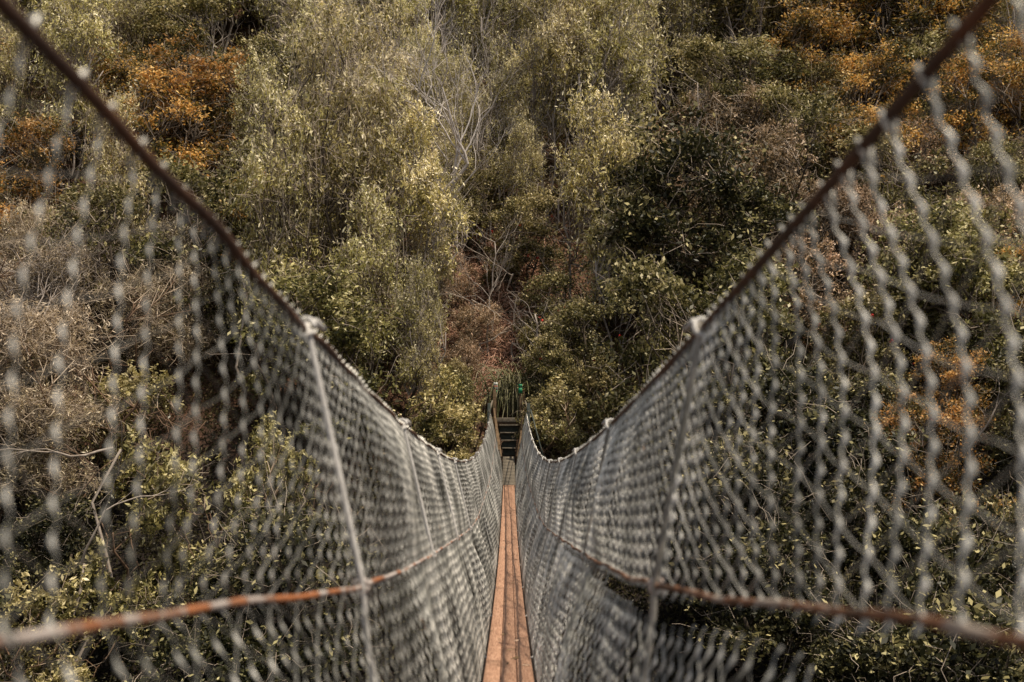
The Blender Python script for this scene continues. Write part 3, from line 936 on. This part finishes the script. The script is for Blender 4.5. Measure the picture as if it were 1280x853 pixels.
# planks
edges = [-1.2, 2.65, 7.35, 12.05, 16.75, 21.45, 26.6]
for lane in range(3):
    ed = [edges[0]] + [e + (lane - 1) * .55 for e in edges[1:-1]] + [edges[-1]]
    hw = .0485
    for i in range(len(ed) - 1):
        ya, yb = ed[i] + .005, ed[i + 1] - .005
        ys = np.linspace(ya, yb, 14)
        b = MB()
        dx = (lane - 1) * .101 + random.uniform(-.0015, .0015); dz = random.uniform(-.002, .002)
        sect = np.array([(-hw, -.040), (-hw, -.003), (-hw + .004, 0), (hw - .004, 0), (hw, -.003), (hw, -.040)])
        v = np.stack([np.stack([sect[:, 0] + dx, np.full(6, y), deckz(y) + dz + sect[:, 1]], -1) for y in ys]).reshape(-1, 3)
        q = []
        for r_ in range(13):
            for c in range(6):
                q.append([r_ * 6 + c, r_ * 6 + (c + 1) % 6, (r_ + 1) * 6 + (c + 1) % 6, (r_ + 1) * 6 + c][::-1])
        q += [[0, 1, 4, 5], [1, 2, 3, 4], [83, 82, 79, 78], [82, 81, 80, 79]]
        b.add(v, q)
        o = b.build('walkway_plank', M['plank'], bridge)
b = MB(); rg = np.random.default_rng(909)
fy = rg.uniform(4.5, 25, 70); fx = rg.uniform(-.14, .14, 70)
for x, y in zip(fx, fy):
    l = rg.uniform(.02, .045); a = rg.uniform(0, 6.28); z = float(deckz(y)) + .006
    d = np.array([math.cos(a), math.sin(a), 0]) * l; e = np.array([-math.sin(a), math.cos(a), .1]) * l * .3; c = np.array([x, y, z])
    b.add([c - d, c - e, c + d + (0, 0, .006), c + e + (0, 0, .004)], [[0, 1, 2, 3]], rg.uniform(.2, .9))
tag(b.build('fallen_leaves', M['pink']), 'small dry leaves scattered on the walkway planks', 'leaves', kind='stuff')
# grey boards of the end section
gy0, gy1 = 26.62, 28.9
gz0, gz1 = float(deckz(26.6)), -.72
nb_ = 9
for i in range(nb_):
    t0, t1 = i / nb_, (i + 1) / nb_
    b = MB()
    b.beam((0, gy0 + (gy1 - gy0) * t0 + .006, gz0 + (gz1 - gz0) * t0 - .02), (0, gy0 + (gy1 - gy0) * t1 - .006, gz0 + (gz1 - gz0) * t1 - .02), .34 if i else .38, .04)
    o = b.build('ramp_board', M['grey_wood'], bridge)

# ------------------------------------------------------------------ far landing
land = empty('timber_landing', (0, 30, 0)); land.location = (0, 0, 0)
tag(land, 'dark timber landing with steep steps at the far end of the bridge', 'landing')
LY, LZ = 30.6, .40
def part(nm, mat, fn, bevel=.006):
    b = MB(); fn(b); return b.build(nm, M[mat], land, bevel=bevel)
part('deck', 'grey_wood', lambda b: [b.box((i * .165 - .33 - .165 * .0, LY + .55, LZ - .02), (.155, 1.1, .04)) for i in range(5)])
part('beam', 'grey_wood', lambda b: b.box((0, LY - .04, LZ - .05), (.80, .07, .14)))
part('beam', 'post_wood', lambda b: b.box((0, LY - .02, LZ - .18), (.72, .06, .12)))
for i in range(4):
    t = i / 4
    z = -.72 + .03 + (LZ + .72) * (i + 1) / 5 - .02; y = 29.0 + 1.55 * (i + .6) / 5; w = .38 + .07 * i
    part('tread', 'grey_wood', lambda b: b.box((0, y, z), (w, .22, .035)))
    part('riser', 'dark_steel', lambda b: b.box((0, y + .10, z - .12), (w - .02, .015, .19)))
for s in (-1, 1):
    part('stringer', 'post_wood', lambda b: b.beam((s * .22, 28.8, -.78), (s * .40, 30.55, LZ - .08), .05, .16))
    part('post', 'post_wood', lambda b: b.box((s * .44, 30.75, LZ - .2), (.10, .10, 2.2)))
    part('post', 'dark_steel', lambda b: b.box((s * .56, 28.35, -.45), (.09, .09, 2.5)))
    part('post', 'post_wood', lambda b: b.box((s * .60, 31.6, LZ - .5), (.10, .10, 1.6)))
    part('handrail', 'post_wood', lambda b: b.beam((s * .30, 28.3, -.55), (s * .46, 30.8, .72), .05, .09))
    part('handrail', 'grey_wood', lambda b: b.beam((s * .56, 28.3, .55), (s * .50, 30.9, .95), .045, .07))
    part('brace', 'dark_steel', lambda b: b.beam((s * .56, 28.38, -.9), (s * .44, 30.7, .1), .04, .06))
    # legs below the deck
    part('leg', 'post_wood', lambda b: b.box((s * .35, 30.9, -.35), (.12, .12, 1.5)))
part('crossbeam', 'dark_steel', lambda b: b.box((0, 28.35, -1.02), (1.2, .10, .12)))
part('stay_rod', 'dark_steel', lambda b: b.tube(np.array([(.62, 28.35, .62), (.86, 28.2, -.3), (.98, 28.1, -.75)]), .022, 6), 0)
# footings of the end frame
for s in (-1, 1):
    part('leg', 'dark_steel', lambda b: b.box((s * .56, 28.35, -2.05), (.09, .09, 1.95)))


def sign(px, py, Yd, w, h, name, label, bands_):
    d = ray(px, py); c = np.array([d[0] * Yd, Yd, d[2] * Yd])
    g = float(ground(c[0], Yd + .1))
    t = empty(name, (c[0], Yd, min(g, c[2] - .5))); tag(t, label, 'sign')
    z0 = t.location.z
    b = MB(); b.box((0, .035, (c[2] + h / 2 - z0) / 2 - .05), (.05, .05, c[2] + h / 2 - z0 + .1)); b.build('post', M['post_wood'], t, bevel=.004)
    b = MB(); b.box((0, 0, c[2] - z0), (w, .012, h)); pl = b.build('panel', M['sign_white' if bands_[0][0] != 'sign_green' else 'sign_green'], t, bevel=.003)
    for k, (mt, a0, a1) in enumerate(bands_):
        b = MB(); b.box((0, -.009, c[2] - z0 + h * ((a0 + a1) / 2 - .5)), (w * .88, .003, h * (a1 - a0) * .9)); b.build('sign_band', M[mt], pl)


sign(619.5, 485, 31.0, .13, .34, 'warning_sign', 'small white and green sign on the post left of the steps', [('sign_white', .72, 1), ('sign_red', .55, .70), ('sign_black', .30, .50), ('sign_green', .05, .28)])
sign(650.5, 486, 30.55, .12, .28, 'notice_sign', 'small green sign on the post right of the steps', [('sign_green', .05, .6), ('sign_black', .62, .66), ('sign_green', .7, .98)])
x, y = solve(678, 448, .25, 31)
mp = empty('marker_post', (x, y, float(ground(x, y)))); tag(mp, 'short pale marker post on the bank above the sedge clump', 'post')
b = MB(); b.box((0, 0, .2), (.09, .07, .55)); b.build('post', M['dead_wood'], mp, bevel=.01)
b = MB(); b.box((0, 0, .50), (.11, .09, .05)); b.build('cap', M['bark_pale'], mp, bevel=.01)

# ------------------------------------------------------------------ light
sdir = Vector((.377, -.22, 1.0)).normalized()      # towards the sun: high, from the right and slightly behind
sun_d = bpy.data.lights.new('sun', 'SUN'); sun_d.energy = 5.0; sun_d.angle = R(.5); sun_d.color = (1.0, .88, .70)
sun = bpy.data.objects.new('sun', sun_d); C.objects.link(sun)
sun.rotation_euler = sdir.to_track_quat('Z', 'Y').to_euler()
w = bpy.data.worlds.new('World'); bpy.context.scene.world = w; w.use_nodes = True
nt = w.node_tree; bg = nt.nodes['Background']
sky = nt.nodes.new('ShaderNodeTexSky'); sky.sky_type = 'NISHITA'; sky.sun_disc = False
sky.sun_elevation = math.asin(sdir.z); sky.sun_rotation = math.atan2(sdir.x, sdir.y)
hz = nt.nodes.new('ShaderNodeHueSaturation'); hz.inputs['Saturation'].default_value = .25
nt.links.new(sky.outputs[0], hz.inputs['Color']); nt.links.new(hz.outputs[0], bg.inputs[0]); bg.inputs[1].default_value = .10
sc = bpy.context.scene
sc.view_settings.view_transform = 'Standard'; sc.view_settings.look = 'None'
sc.view_settings.exposure = 0; sc.view_settings.gamma = 1
sc.render.engine = 'CYCLES'
sc.cycles.max_bounces = 6; sc.cycles.diffuse_bounces = 3; sc.cycles.transmission_bounces = 3; sc.cycles.transparent_max_bounces = 4
sc.cycles.use_denoising = True
print('TREES', len(TREES))
